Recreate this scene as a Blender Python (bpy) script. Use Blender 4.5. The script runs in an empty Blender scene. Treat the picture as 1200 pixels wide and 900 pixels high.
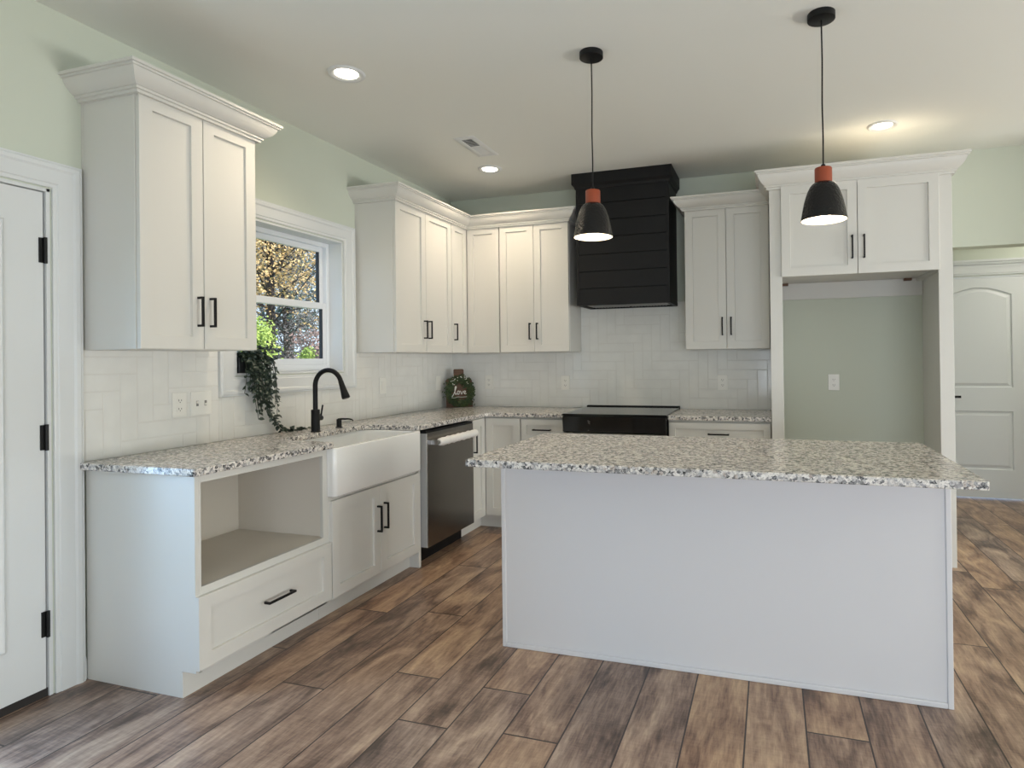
import bpy, bmesh, math, random
from mathutils import Vector, Matrix
random.seed(7)
PI = math.pi
SC = bpy.context.scene
COL = SC.collection

# ------------------------------------------------------------------ camera
CAM = (2.7769, -5.0026, 1.3219)
YAW, PIT, ROL = .3069, .0049, -.0117
FPX, SHX, SHY = 720.48, 76.04, -32.39
_f = Vector((-math.sin(YAW) * math.cos(PIT), math.cos(YAW) * math.cos(PIT), math.sin(PIT)))
_r = Vector((math.cos(YAW), math.sin(YAW), 0)); _u = _r.cross(_f)
_r, _u = _r * math.cos(ROL) + _u * math.sin(ROL), -_r * math.sin(ROL) + _u * math.cos(ROL)
cd = bpy.data.cameras.new('camera'); cam = bpy.data.objects.new('camera', cd); COL.objects.link(cam)
cam.matrix_world = Matrix(((_r.x, _u.x, -_f.x, CAM[0]), (_r.y, _u.y, -_f.y, CAM[1]), (_r.z, _u.z, -_f.z, CAM[2]), (0, 0, 0, 1)))
cd.sensor_fit = 'HORIZONTAL'; cd.sensor_width = 36; cd.lens = 36 * FPX / 1200
cd.shift_x = -SHX / 1200; cd.shift_y = SHY / 1200
cd.clip_start = .02; cd.clip_end = 200
SC.camera = cam

# ------------------------------------------------------------------ world, sun, daylight, exposure
W = bpy.data.worlds.new('sky'); SC.world = W; W.use_nodes = True
nt = W.node_tree; nt.nodes.clear()
wo = nt.nodes.new('ShaderNodeOutputWorld'); wb = nt.nodes.new('ShaderNodeBackground')
tc = nt.nodes.new('ShaderNodeTexCoord'); sx = nt.nodes.new('ShaderNodeSeparateXYZ'); cr = nt.nodes.new('ShaderNodeValToRGB')
nt.links.new(tc.outputs['Generated'], sx.inputs[0]); nt.links.new(sx.outputs['Z'], cr.inputs[0])
cr.color_ramp.elements[0].position = 0.0; cr.color_ramp.elements[0].color = (.74, .87, 1.0, 1)
cr.color_ramp.elements[1].position = .7; cr.color_ramp.elements[1].color = (.30, .52, .95, 1)
nt.links.new(cr.outputs[0], wb.inputs[0]); wb.inputs[1].default_value = 1.7
nt.links.new(wb.outputs[0], wo.inputs[0])

def light(name, kind, loc, energy, color, rot=(0, 0, 0), size=None, size_y=None, **kw):
    d = bpy.data.lights.new(name, kind); o = bpy.data.objects.new(name, d); COL.objects.link(o)
    d.energy = energy; d.color = color; o.location = loc; o.rotation_euler = rot
    if kind == 'AREA':
        d.shape = 'RECTANGLE' if size_y else 'DISK'
        d.size = size
        if size_y: d.size_y = size_y
    for k, v in kw.items(): setattr(d, k, v)
    return o
def aim(o, d): o.rotation_euler = Vector(d).to_track_quat('-Z', 'Y').to_euler()
aim(light('daylight_door', 'AREA', (-.55, -3.73, .85), 50, (.42, .66, 1.0), size=.62, size_y=1.1), (1, .1, -.45))
sun = light('sun', 'SUN', (8, 2, 12), 7, (1, .93, .82), angle=.01); aim(sun, (-.72, .22, -.62))
E_REAR, E_RIGHT = 128, 285
aim(light('daylight_rear', 'AREA', (4.4, -7.95, .75), E_REAR, (.90, .915, 1.0), size=3.6, size_y=1.2), (0, 1, .05))
aim(light('daylight_right', 'AREA', (9.0, -2.5, .5), E_RIGHT, (1, .96, .92), size=3.0, size_y=.9), (-1, 0, .95))
SC.view_settings.view_transform = 'Standard'; SC.view_settings.look = 'None'
SC.view_settings.gamma = 1; SC.view_settings.use_curve_mapping = False
SC.view_settings.exposure = -0.1

# ------------------------------------------------------------------ materials
def lin(c):
    return tuple((x / 255 / 12.92 if x / 255 <= .04045 else ((x / 255 + .055) / 1.055) ** 2.4) for x in c) + (1,)
def mat(name, rgb, rough=.5, metal=0, spec=.5, **kw):
    m = bpy.data.materials.new(name); m.use_nodes = True
    b = m.node_tree.nodes['Principled BSDF']
    b.inputs['Base Color'].default_value = lin(rgb); b.inputs['Roughness'].default_value = rough
    b.inputs['Metallic'].default_value = metal; b.inputs['Specular IOR Level'].default_value = spec
    for k, v in kw.items(): b.inputs[k.replace('_', ' ')].default_value = v
    return m
def N(m, t, **kw):
    n = m.node_tree.nodes.new(t)
    for k, v in kw.items(): setattr(n, k, v)
    return n
def L(m, a, b): m.node_tree.links.new(a, b)
def bsdf(m): return m.node_tree.nodes['Principled BSDF']
def add_bump(m, scale, strength, dist=.002, detail=3, kind='noise', stretch=(1, 1, 1)):
    t = N(m, 'ShaderNodeTexCoord'); mp = N(m, 'ShaderNodeMapping'); mp.inputs['Scale'].default_value = stretch
    n = N(m, 'ShaderNodeTexNoise') if kind == 'noise' else N(m, 'ShaderNodeTexVoronoi')
    n.inputs['Scale'].default_value = scale
    if kind == 'noise': n.inputs['Detail'].default_value = detail
    bp = N(m, 'ShaderNodeBump'); bp.inputs['Strength'].default_value = strength; bp.inputs['Distance'].default_value = dist
    L(m, t.outputs['Object'], mp.inputs[0]); L(m, mp.outputs[0], n.inputs['Vector'])
    L(m, n.outputs[0], bp.inputs['Height']); L(m, bp.outputs[0], bsdf(m).inputs['Normal'])
def add_var(m, c2, scale, lo=.4, hi=.6, stretch=(1, 1, 1), detail=4):
    c1 = tuple(bsdf(m).inputs['Base Color'].default_value)
    t = N(m, 'ShaderNodeTexCoord'); mp = N(m, 'ShaderNodeMapping'); mp.inputs['Scale'].default_value = stretch
    n = N(m, 'ShaderNodeTexNoise'); n.inputs['Scale'].default_value = scale; n.inputs['Detail'].default_value = detail
    r = N(m, 'ShaderNodeValToRGB'); r.color_ramp.elements[0].position = lo; r.color_ramp.elements[1].position = hi
    r.color_ramp.elements[0].color = c1; r.color_ramp.elements[1].color = lin(c2)
    L(m, t.outputs['Object'], mp.inputs[0]); L(m, mp.outputs[0], n.inputs['Vector']); L(m, n.outputs[0], r.inputs[0])
    L(m, r.outputs[0], bsdf(m).inputs['Base Color'])
    return m
def emit(m, rgb, s):
    b = bsdf(m); b.inputs['Emission Color'].default_value = lin(rgb); b.inputs['Emission Strength'].default_value = s
    return m

M = {}
M['sage'] = mat('sage_wall_paint', (205, 210, 195), .7, spec=.25); add_bump(M['sage'], 260, .06, .001)
M['ceiling'] = mat('ceiling_paint', (234, 235, 228), .85, spec=.2); add_bump(M['ceiling'], 200, .06, .001)
M['trim'] = mat('white_trim_paint', (219, 221, 220), .38)
M['cab'] = mat('white_cabinet_paint', (215, 213, 206), .42); add_bump(M['cab'], 90, .03, .0006, stretch=(1, 1, .15))
M['cabin'] = mat('cabinet_interior', (222, 215, 203), .5)
M['panel'] = mat('white_island_paint', (219, 217, 217), .45); add_bump(M['panel'], 120, .03, .0006)
M['black'] = mat('matte_black_metal', (14, 14, 15), .48, spec=.3)
M['hood'] = mat('black_painted_wood', (18, 18, 19), .55, spec=.3); add_bump(M['hood'], 60, .1, .0008, stretch=(.2, 1, 1))
M['steel'] = mat('brushed_steel', (170, 168, 164), .3, 1); add_bump(M['steel'], 300, .05, .0004, stretch=(.03, 1, 1))
M['dsteel'] = mat('dark_stainless', (138, 136, 133), .26, 1); add_bump(M['dsteel'], 240, .04, .0004, stretch=(1, .03, 1))
M['bglass'] = mat('black_glass', (12, 12, 13), .08)
M['mark'] = mat('grey_marking', (134, 132, 128), .5)
M['fireclay'] = mat('white_fireclay', (247, 247, 244), .15, Coat_Weight=.4)
M['plastic'] = mat('white_plastic', (236, 234, 226), .35)
M['slot'] = mat('dark_slot', (44, 43, 42), .6)
M['edge'] = mat('grey_door_edge', (176, 176, 174), .4)
M['grout'] = mat('grout', (222, 220, 213), .8)
M['tile'] = mat('white_glazed_tile', (233, 232, 226), .12, spec=.5)
add_var(M['tile'], (228, 227, 221), 9, .35, .65); add_bump(M['tile'], 14, .12, .004, detail=1)
M['foam'] = mat('white_foam_wrap', (238, 236, 232), .8); add_bump(M['foam'], 90, .5, .004)
M['copper'] = add_var(mat('stained_wood_neck', (158, 72, 40), .5), (124, 52, 30), 22, .35, .7, (1, 1, .2))
M['shade'] = mat('hammered_black_shade', (13, 12, 12), .26, 0, .4); add_bump(M['shade'], 95, .5, .004, kind='v')
M['shadein'] = mat('white_shade_lining', (245, 240, 228), .5)
M['bulb'] = emit(mat('glowing_bulb', (255, 255, 255), .4), (255, 236, 205), 22)
M['lens'] = emit(mat('glowing_lens', (255, 255, 255), .4), (255, 240, 216), 14)
M['leaf'] = add_var(mat('dark_ivy_leaf', (38, 52, 42), .45), (70, 84, 70), 30, .45, .75)
M['stem'] = mat('dark_green_stem', (44, 54, 36), .6)
M['soil'] = mat('dark_potting_soil', (40, 32, 26), .9)
M['pot'] = mat('black_plant_pot', (28, 30, 32), .5)
M['board'] = add_var(mat('brown_board', (112, 80, 58), .6), (84, 58, 42), 14, .35, .7, (.3, 1, 3))
M['wreath'] = add_var(mat('boxwood_leaf', (48, 66, 34), .55), (78, 90, 46), 40, .4, .7)
M['berry'] = mat('white_berry', (230, 228, 214), .5)
M['lettering'] = mat('white_lettering', (244, 240, 232), .5)
M['vinyl'] = mat('white_vinyl', (232, 235, 238), .3)
M['gasket'] = mat('black_gasket', (36, 40, 46), .5)
M['sweep'] = mat('dark_door_sill', (38, 34, 32), .6)
M['ground'] = add_var(mat('grass_ground', (112, 130, 62), .9), (150, 140, 92), 1.2, .35, .65)
M['bark'] = add_var(mat('tree_bark', (72, 62, 58), .9), (46, 42, 42), 8, .35, .7, (3, 3, .5))
for nm, c1, c2 in [('leaf_gold', (240, 212, 160), (190, 156, 108)), ('leaf_pine', (62, 84, 82), (96, 118, 110)), ('leaf_lime', (186, 204, 112), (140, 166, 78)),
                   ('leaf_plum', (176, 146, 138), (122, 104, 98)), ('leaf_grey', (140, 138, 136), (92, 92, 96)), ('leaf_olive', (120, 124, 64), (88, 96, 56))]:
    m = add_var(mat(nm, c1, .7, spec=.2), c2, 2.2, .35, .65); M[nm] = m
    b = bsdf(m); b.inputs['Subsurface Weight'].default_value = 0
m = bpy.data.materials.new('window_glass'); m.use_nodes = True; M['glass'] = m
m.node_tree.nodes.clear(); o_ = N(m, 'ShaderNodeOutputMaterial'); mx = N(m, 'ShaderNodeMixShader'); tr = N(m, 'ShaderNodeBsdfTransparent'); gl = N(m, 'ShaderNodeBsdfGlossy')
tr.inputs[0].default_value = (.96, .98, .98, 1); gl.inputs['Roughness'].default_value = .02; mx.inputs[0].default_value = .05
L(m, tr.outputs[0], mx.inputs[1]); L(m, gl.outputs[0], mx.inputs[2]); L(m, mx.outputs[0], o_.inputs[0])

def make_granite():
    m = mat('speckled_granite', (200, 198, 192), .2, spec=.32)
    t = N(m, 'ShaderNodeTexCoord'); nz = N(m, 'ShaderNodeTexNoise'); nz.inputs['Scale'].default_value = 90; nz.inputs['Detail'].default_value = 2
    mixv = N(m, 'ShaderNodeMixRGB'); mixv.blend_type = 'LINEAR_LIGHT'; mixv.inputs[0].default_value = .006
    L(m, t.outputs['Object'], mixv.inputs[1]); L(m, t.outputs['Object'], nz.inputs['Vector']); L(m, nz.outputs['Color'], mixv.inputs[2])
    def vor(scale, stops):
        v = N(m, 'ShaderNodeTexVoronoi'); v.inputs['Scale'].default_value = scale
        sep = N(m, 'ShaderNodeSeparateColor'); r = N(m, 'ShaderNodeValToRGB'); r.color_ramp.interpolation = 'CONSTANT'
        L(m, mixv.outputs[0], v.inputs['Vector']); L(m, v.outputs['Color'], sep.inputs[0]); L(m, sep.outputs[0], r.inputs[0])
        e = r.color_ramp.elements
        e[0].position = 0; e[0].color = lin(stops[0][1]); e[1].position = stops[1][0]; e[1].color = lin(stops[1][1])
        for p, c in stops[2:]:
            q = e.new(p); q.color = lin(c)
        return r
    a = vor(92, [(0, (232, 226, 217)), (.30, (209, 202, 194)), (.48, (172, 169, 167)), (.66, (112, 110, 111)), (.77, (28, 28, 30)), (.94, (184, 170, 156))])
    b = vor(210, [(0, (238, 235, 230)), (.38, (196, 192, 188)), (.58, (130, 128, 129)), (.72, (30, 30, 32)), (.90, (220, 215, 209))])
    mx = N(m, 'ShaderNodeMixRGB'); mx.inputs[0].default_value = .3
    L(m, a.outputs[0], mx.inputs[1]); L(m, b.outputs[0], mx.inputs[2]); L(m, mx.outputs[0], bsdf(m).inputs['Base Color'])
    return m
M['granite'] = make_granite()

def make_floor():
    m = mat('rustic_plank_floor', (130, 105, 88), .38, spec=.45)
    def math_(op, a, b=None, c=None):
        n = N(m, 'ShaderNodeMath', operation=op)
        for i, v in enumerate((a, b, c)):
            if v is None: continue
            if isinstance(v, (int, float)): n.inputs[i].default_value = v
            else: L(m, v, n.inputs[i])
        return n.outputs[0]
    t = N(m, 'ShaderNodeTexCoord'); s = N(m, 'ShaderNodeSeparateXYZ'); L(m, t.outputs['Object'], s.inputs[0])
    PW, PL = .2047, 1.5
    u = math_('DIVIDE', math_('SUBTRACT', s.outputs['X'], 1.853 - 20 * PW), PW)
    row = math_('FLOOR', u); fu = math_('FRACT', u)
    wn = N(m, 'ShaderNodeTexWhiteNoise', noise_dimensions='1D'); L(m, row, wn.inputs['W'])
    v = math_('ADD', math_('DIVIDE', math_('ADD', s.outputs['Y'], 30), PL), wn.outputs['Value'])
    colm = math_('FLOOR', v); fv = math_('FRACT', v)
    idv = N(m, 'ShaderNodeCombineXYZ'); L(m, row, idv.inputs[0]); L(m, colm, idv.inputs[1])
    wr = N(m, 'ShaderNodeTexWhiteNoise', noise_dimensions='3D'); L(m, idv.outputs[0], wr.inputs['Vector'])
    # seams
    su = math_('MINIMUM', fu, math_('SUBTRACT', 1, fu)); sv = math_('MINIMUM', fv, math_('SUBTRACT', 1, fv))
    seam = math_('MAXIMUM', math_('LESS_THAN', su, .014), math_('LESS_THAN', sv, .0022))
    # per-plank shifted coordinates
    sh = N(m, 'ShaderNodeVectorMath', operation='SCALE'); L(m, wr.outputs['Color'], sh.inputs[0]); sh.inputs['Scale'].default_value = 40
    ad = N(m, 'ShaderNodeVectorMath', operation='ADD'); L(m, t.outputs['Object'], ad.inputs[0]); L(m, sh.outputs[0], ad.inputs[1])
    def nz(scale, st, det=5, dist=0, rough=.55):
        mp = N(m, 'ShaderNodeMapping'); mp.inputs['Scale'].default_value = st; L(m, ad.outputs[0], mp.inputs[0])
        n = N(m, 'ShaderNodeTexNoise'); n.inputs['Scale'].default_value = scale; n.inputs['Detail'].default_value = det
        n.inputs['Distortion'].default_value = dist; n.inputs['Roughness'].default_value = rough
        L(m, mp.outputs[0], n.inputs['Vector']); return n.outputs[0]
    big = nz(2.6, (2.8, .9, 1), 5, .9)
    grain = nz(26, (3.0, .35, 1), 6, .3, .65)
    cross = nz(40, (.35, 3.2, 1), 3, .2)
    val = math_('ADD', math_('MULTIPLY', big, .68), math_('ADD', math_('MULTIPLY', grain, .40), math_('MULTIPLY', cross, .10)))
    val = math_('ADD', val, math_('MULTIPLY', math_('SUBTRACT', wr.outputs['Value'], .5), .09))
    r = N(m, 'ShaderNodeValToRGB'); L(m, val, r.inputs[0]); e = r.color_ramp.elements
    e[0].position = .42; e[0].color = lin((80, 62, 51)); e[1].position = .80; e[1].color = lin((210, 181, 150))
    for p, c in [(.50, (116, 91, 76)), (.57, (146, 118, 99)), (.66, (176, 147, 123))]:
        q = e.new(p); q.color = lin(c)
    hs = N(m, 'ShaderNodeHueSaturation'); L(m, r.outputs[0], hs.inputs['Color'])
    L(m, math_('ADD', .85, math_('MULTIPLY', wr.outputs['Value'], .3)), hs.inputs['Saturation'])
    mx = N(m, 'ShaderNodeMixRGB'); L(m, seam, mx.inputs[0]); L(m, hs.outputs[0], mx.inputs[1]); mx.inputs[2].default_value = lin((58, 46, 40))
    L(m, mx.outputs[0], bsdf(m).inputs['Base Color'])
    bp = N(m, 'ShaderNodeBump'); bp.inputs['Strength'].default_value = .25; bp.inputs['Distance'].default_value = .002
    L(m, math_('SUBTRACT', math_('MULTIPLY', grain, .6), seam), bp.inputs['Height']); L(m, bp.outputs[0], bsdf(m).inputs['Normal'])
    L(m, math_('ADD', .22, math_('MULTIPLY', grain, .24)), bsdf(m).inputs['Roughness'])
    return m
M['floor'] = make_floor()

# ------------------------------------------------------------------ mesh builder
class MB:
    def __init__(s): s.v = []; s.f = []
    def add(s, vs, fs):
        b = len(s.v); s.v += [tuple(p) for p in vs]; s.f += [tuple(i + b for i in f) for f in fs]; return s
    def box(s, x0, x1, y0, y1, z0, z1):
        x0, x1 = sorted((x0, x1)); y0, y1 = sorted((y0, y1)); z0, z1 = sorted((z0, z1))
        return s.add([(x0, y0, z0), (x1, y0, z0), (x1, y1, z0), (x0, y1, z0), (x0, y0, z1), (x1, y0, z1), (x1, y1, z1), (x0, y1, z1)],
                     [(0, 3, 2, 1), (4, 5, 6, 7), (0, 1, 5, 4), (1, 2, 6, 5), (2, 3, 7, 6), (3, 0, 4, 7)])
    def prism(s, poly, axis, a, b):
        """extrude a 2D polygon along axis; poly coords are the two other axes in xyz order"""
        def P(p, t): return {'x': (t, p[0], p[1]), 'y': (p[0], t, p[1]), 'z': (p[0], p[1], t)}[axis]
        n = len(poly)
        return s.add([P(p, a) for p in poly] + [P(p, b) for p in poly],
                     [tuple(range(n))[::-1], tuple(range(n, 2 * n))] + [(i, (i + 1) % n, (i + 1) % n + n, i + n) for i in range(n)])
    def lathe(s, prof, c=(0, 0, 0), n=32, axis='z', cap=True):
        vs = []; fs = []
        for (r, h) in prof:
            for i in range(n):
                a = 2 * PI * i / n; p = (r * math.cos(a), r * math.sin(a), h)
                if axis == 'x': p = (p[2], p[0], p[1])
                if axis == 'y': p = (p[1], p[2], p[0])
                vs.append((p[0] + c[0], p[1] + c[1], p[2] + c[2]))
        for k in range(len(prof) - 1):
            for i in range(n):
                j = (i + 1) % n; fs.append((k * n + i, k * n + j, (k + 1) * n + j, (k + 1) * n + i))
        if cap:
            fs.append(tuple(range(n))[::-1]); fs.append(tuple(range((len(prof) - 1) * n, len(prof) * n)))
        return s.add(vs, fs)
    def tube(s, pts, r, n=10, cap=True):
        pts = [Vector(p) for p in pts]; rs = r if isinstance(r, (list, tuple)) else [r] * len(pts)
        up = None; vs = []; fs = []
        for k, p in enumerate(pts):
            d = (pts[min(k + 1, len(pts) - 1)] - pts[max(k - 1, 0)]).normalized()
            if up is None: up = d.orthogonal().normalized()
            up = (up - d * up.dot(d)); up = up.normalized() if up.length > 1e-6 else d.orthogonal().normalized()
            w = d.cross(up)
            for i in range(n):
                a = 2 * PI * i / n; vs.append(p + (up * math.cos(a) + w * math.sin(a)) * rs[k])
        for k in range(len(pts) - 1):
            for i in range(n):
                j = (i + 1) % n; fs.append((k * n + i, k * n + j, (k + 1) * n + j, (k + 1) * n + i))
        if cap:
            fs.append(tuple(range(n))[::-1]); fs.append(tuple(range((len(pts) - 1) * n, len(pts) * n)))
        return s.add(vs, fs)
    def sweep(s, path, prof, place, closed=False):
        """mitred sweep of a closed profile (out, height) along a 2D path; out = right-hand normal"""
        n = len(path); m = len(prof); vs = []; fs = []
        def nrm(a, b):
            d = Vector((b[0] - a[0], b[1] - a[1])).normalized(); return Vector((d.y, -d.x))
        for k in range(n):
            na = nrm(path[k - 1], path[k]) if (closed or k > 0) else None
            nb = nrm(path[k], path[(k + 1) % n]) if (closed or k < n - 1) else None
            if na is None: na = nb
            if nb is None: nb = na
            t = (na + nb); t = t / (1 + na.dot(nb))
            for (o, h) in prof: vs.append(place(path[k][0] + t.x * o, path[k][1] + t.y * o, h))
        for k in range(n if closed else n - 1):
            kk = (k + 1) % n
            for i in range(m):
                j = (i + 1) % m; fs.append((k * m + i, kk * m + i, kk * m + j, k * m + j))
        if not closed: fs.append(tuple(range(m))); fs.append(tuple(range((n - 1) * m, n * m))[::-1])
        return s.add(vs, fs)
    def shaker(s, x0, x1, z0, z1, yf, th=.02, st=.057, rec=.012, ch=.0015):
        """shaker door / drawer front, face towards -y at yf"""
        def ring(ix, y): return [(x0 + ix, y, z0 + ix), (x1 - ix, y, z0 + ix), (x1 - ix, y, z1 - ix), (x0 + ix, y, z1 - ix)]
        e = .0015
        rings = [ring(0, yf + th), ring(0, yf + e), ring(e, yf), ring(st, yf), ring(st + ch, yf + rec)]
        vs = [p for r in rings for p in r]; fs = [(3, 2, 1, 0)]
        for k in range(4):
            for i in range(4):
                j = (i + 1) % 4; fs.append((k * 4 + i, k * 4 + j, k * 4 + 4 + j, k * 4 + 4 + i))
        fs.append((16, 17, 18, 19))
        return s.add(vs, fs)
    def build(s, name, mt, parent=None, bevel=0, smooth=None, fix=True, seg=2, mw=None):
        me = bpy.data.meshes.new(name); me.from_pydata(s.v, [], s.f)
        if fix:
            bm = bmesh.new(); bm.from_mesh(me); bmesh.ops.recalc_face_normals(bm, faces=bm.faces); bm.to_mesh(me); bm.free()
        me.materials.append(M[mt]); me.update()
        if smooth:
            for p in me.polygons: p.use_smooth = True
            me.set_sharp_from_angle(angle=math.radians(smooth))
        o = bpy.data.objects.new(name, me); COL.objects.link(o)
        if parent is not None: o.parent = parent
        if bevel:
            b = o.modifiers.new('bevel', 'BEVEL'); b.width = bevel; b.segments = seg; b.limit_method = 'ANGLE'; b.angle_limit = math.radians(40)
            b.harden_normals = False
        return o
def tag(o, label, cat, group=None):
    o['label'] = label; o['category'] = cat
    if group: o['group'] = group
    return o
def empty(name, loc=(0, 0, 0), rz=0, label=None, cat=None, group=None):
    o = bpy.data.objects.new(name, None); COL.objects.link(o); o.location = loc; o.rotation_euler = (0, 0, rz); o.empty_display_size = .1
    if label: tag(o, label, cat, group)
    return o
def struct(o): o['kind'] = 'structure'; return o
Q = PI / 2
CEIL = 2.775

# ------------------------------------------------------------------ room shell
RX, RY, HX0, HX1, HY = 8.6, -7.6, 4.02, 8.6, 1.50
struct(MB().box(-.16, RX + .16, RY - .16, HY + .14, -.1, 0).build('floor', 'floor'))
struct(MB().box(-.16, RX + .16, RY - .16, HY + .14, CEIL, CEIL + .12).build('ceiling', 'ceiling'))
DY0, DY1, DZ = -4.215, -3.278, 2.035          # exterior door opening in the left wall
WY0, WY1, WZ0, WZ1 = -2.385, -1.497, 1.255, 2.14   # kitchen window opening
b = MB()
b.box(-.16, 0, RY - .16, DY0, 0, CEIL).box(-.16, 0, DY0, DY1, DZ, CEIL).box(-.16, 0, DY1, WY0, 0, CEIL)
b.box(-.16, 0, WY0, WY1, 0, WZ0).box(-.16, 0, WY0, WY1, WZ1, CEIL).box(-.16, 0, WY1, .14, 0, CEIL)
wall_left = struct(b.build('wall_left', 'sage'))
OX1, OZ = 5.05, 2.09
b = MB(); b.box(0, HX0, 0, .14, 0, CEIL).box(HX0, OX1, 0, .14, OZ, CEIL).box(OX1, RX, 0, .14, 0, CEIL)
wall_back = struct(b.build('wall_back', 'sage'))
struct(MB().box(OX1, OX1 + .14, -.45, 0, 0, CEIL).build('wall_light_block', 'sage'))  # unseen wall added to hold side daylight off the hall header
RDY0, RDY1 = -4.3, -.9
b = MB(); b.box(RX, RX + .16, RY - .16, RDY0, 0, CEIL).box(RX, RX + .16, RDY0, RDY1, 2.08, CEIL).box(RX, RX + .16, RDY1, HY + .14, 0, CEIL)
struct(b.build('wall_right', 'sage'))
RWX0, RWX1, RWZ0, RWZ1 = 2.3, 6.5, .1, 2.2
b = MB(); b.box(0, RWX0, RY - .16, RY, 0, CEIL).box(RWX1, RX, RY - .16, RY, 0, CEIL).box(RWX0, RWX1, RY - .16, RY, 0, RWZ0).box(RWX0, RWX1, RY - .16, RY, RWZ1, CEIL)
struct(b.build('wall_rear', 'sage'))
HDX0, HDX1, HDZ = 4.205, 4.985, 2.045           # hall door opening
b = MB(); b.box(HX0, HDX0, HY, HY + .14, 0, CEIL).box(HDX1, RX, HY, HY + .14, 0, CEIL).box(HDX0, HDX1, HY, HY + .14, HDZ, CEIL)
struct(b.build('wall_hall', 'sage'))
struct(MB().box(HX0 - .14, HX0, .14, HY + .14, 0, CEIL).build('wall_hall_side', 'sage'))

# rear and right openings (behind / beside the camera)
def opening(name, along, a0, a1, z0, z1, at, nmul):
    r = struct(empty(name, (0, 0, 0)))
    f = MB(); t = .06; d0, d1 = at - .05, at + .05
    def bx(m, p0, p1, q0, q1, e0, e1):
        if along == 'x': m.box(p0, p1, e0, e1, q0, q1)
        else: m.box(e0, e1, p0, p1, q0, q1)
    bx(f, a0, a1, z0, z0 + t, d0, d1); bx(f, a0, a1, z1 - t, z1, d0, d1)
    for k in range(nmul + 1):
        p = a0 + (a1 - a0 - t) * k / nmul; bx(f, p, p + t, z0 + t, z1 - t, d0, d1)
    f.build('window_frame', 'vinyl', r)
    g = MB(); bx(g, a0 + .02, a1 - .02, z0 + .02, z1 - .02, at - .004, at + .004); g.build('pane', 'glass', r)
opening('window_2', 'x', RWX0, RWX1, RWZ0, RWZ1, RY - .08, 3)
opening('window_3', 'y', RDY0, RDY1, 0, 2.08, RX + .08, 2)

# casing profile: (distance out from opening, thickness off the wall)
CAS = [(.0, 0), (.0, .010), (.006, .012), (.014, .012), (.018, .016), (.07, .018), (.078, .024), (.092, .026), (.098, .022), (.104, .022), (.104, 0)]
# kitchen window
win = struct(empty('window_1', (0, (WY0 + WY1) / 2, WZ0)))
def W_(x, y, z): return (x, y - (WY0 + WY1) / 2, z - WZ0)
def wbox(m, x0, x1, y0, y1, z0, z1):
    a = W_(x0, y0, z0); c = W_(x1, y1, z1); m.box(a[0], c[0], a[1], c[1], a[2], c[2])
c = MB(); e = .006
c.sweep([(WY0 - e, WZ0 - e), (WY0 - e, WZ1 + e), (WY1 + e, WZ1 + e), (WY1 + e, WZ0 - e)][::-1], CAS, lambda p, q, h: W_(h, p, q), closed=True)
c.build('window_casing', 'trim', win, smooth=15)
j = MB(); t = .012
wbox(j, -.115, .004, WY0, WY0 + t, WZ0, WZ1); wbox(j, -.115, .004, WY1 - t, WY1, WZ0, WZ1)
wbox(j, -.115, .004, WY0, WY1, WZ1 - t, WZ1); wbox(j, -.115, .006, WY0, WY1, WZ0, WZ0 + t)
j.build('window_sill', 'trim', win, bevel=.002)
f = MB(); y0, y1, z0, z1 = WY0 + t, WY1 - t, WZ0 + t, WZ1 - t
fw = .028
for (xa, xb) in ((-.155, -.100),):
    wbox(f, xa, xb, y0, y0 + fw, z0, z1); wbox(f, xa, xb, y1 - fw, y1, z0, z1); wbox(f, xa, xb, y0 + fw, y1 - fw, z1 - fw, z1); wbox(f, xa, xb - .0, y0 + fw, y1 - fw, z0, z0 + fw + .012)
f.build('window_frame', 'vinyl', win, bevel=.002)
zm = 1.70; ys0, ys1 = y0 + fw, y1 - fw
def sash(xa, xb, za, zb, rb, rt, nm):
    s_ = MB(); sw = .036
    wbox(s_, xa, xb, ys0, ys0 + sw, za, zb); wbox(s_, xa, xb, ys1 - sw, ys1, za, zb)
    wbox(s_, xa, xb, ys0 + sw, ys1 - sw, zb - rt, zb); wbox(s_, xa, xb, ys0 + sw, ys1 - sw, za, za + rb)
    so = s_.build(nm, 'vinyl', win, bevel=.002)
    g = MB(); xm = (xa + xb) / 2; wbox(g, xm - .003, xm + .003, ys0 + sw, ys1 - sw, za + rb, zb - rt); g.build('pane', 'glass', so)
    k = MB(); gw = .008
    for yy in (ys0 + sw, ys1 - sw - gw): wbox(k, xm - .011, xm + .011, yy, yy + gw, za + rb, zb - rt)
    k.build('gasket', 'gasket', so)
sash(-.150, -.128, zm - .02, z1 - fw, .036, .034, 'window_sash')
sash(-.126, -.104, z0 + fw + .012, zm + .022, .04, .042, 'window_sash')

# exterior door (left)
d1 = struct(empty('door_1', (0, DY1, 0)))
def D_(m, x0, x1, y0, y1, z0, z1): m.box(x0, x1, y0 - DY1, y1 - DY1, z0, z1)
c = MB(); c.sweep([(DY0 - .006, 0), (DY0 - .006, DZ + .006), (DY1 + .006, DZ + .006), (DY1 + .006, 0)][::-1],
                  CAS, lambda p, q, h: (h, p - DY1, q)); c.build('door_casing', 'trim', d1, smooth=15)
j = MB(); D_(j, -.13, .004, DY1 - .014, DY1, 0, DZ); D_(j, -.13, .004, DY0, DY0 + .014, 0, DZ); D_(j, -.13, .004, DY0, DY1, DZ - .014, DZ)
D_(j, -.13, -.052, DY1 - .03, DY1 - .014, 0, DZ - .014); j.build('door_jamb', 'trim', d1, bevel=.0015)
ya, yb = DY0 + .017, DY1 - .020; za, zb = .032, DZ - .018
ly0, ly1, lz0, lz1 = ya + .16, yb - .165, .26, 1.86
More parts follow.
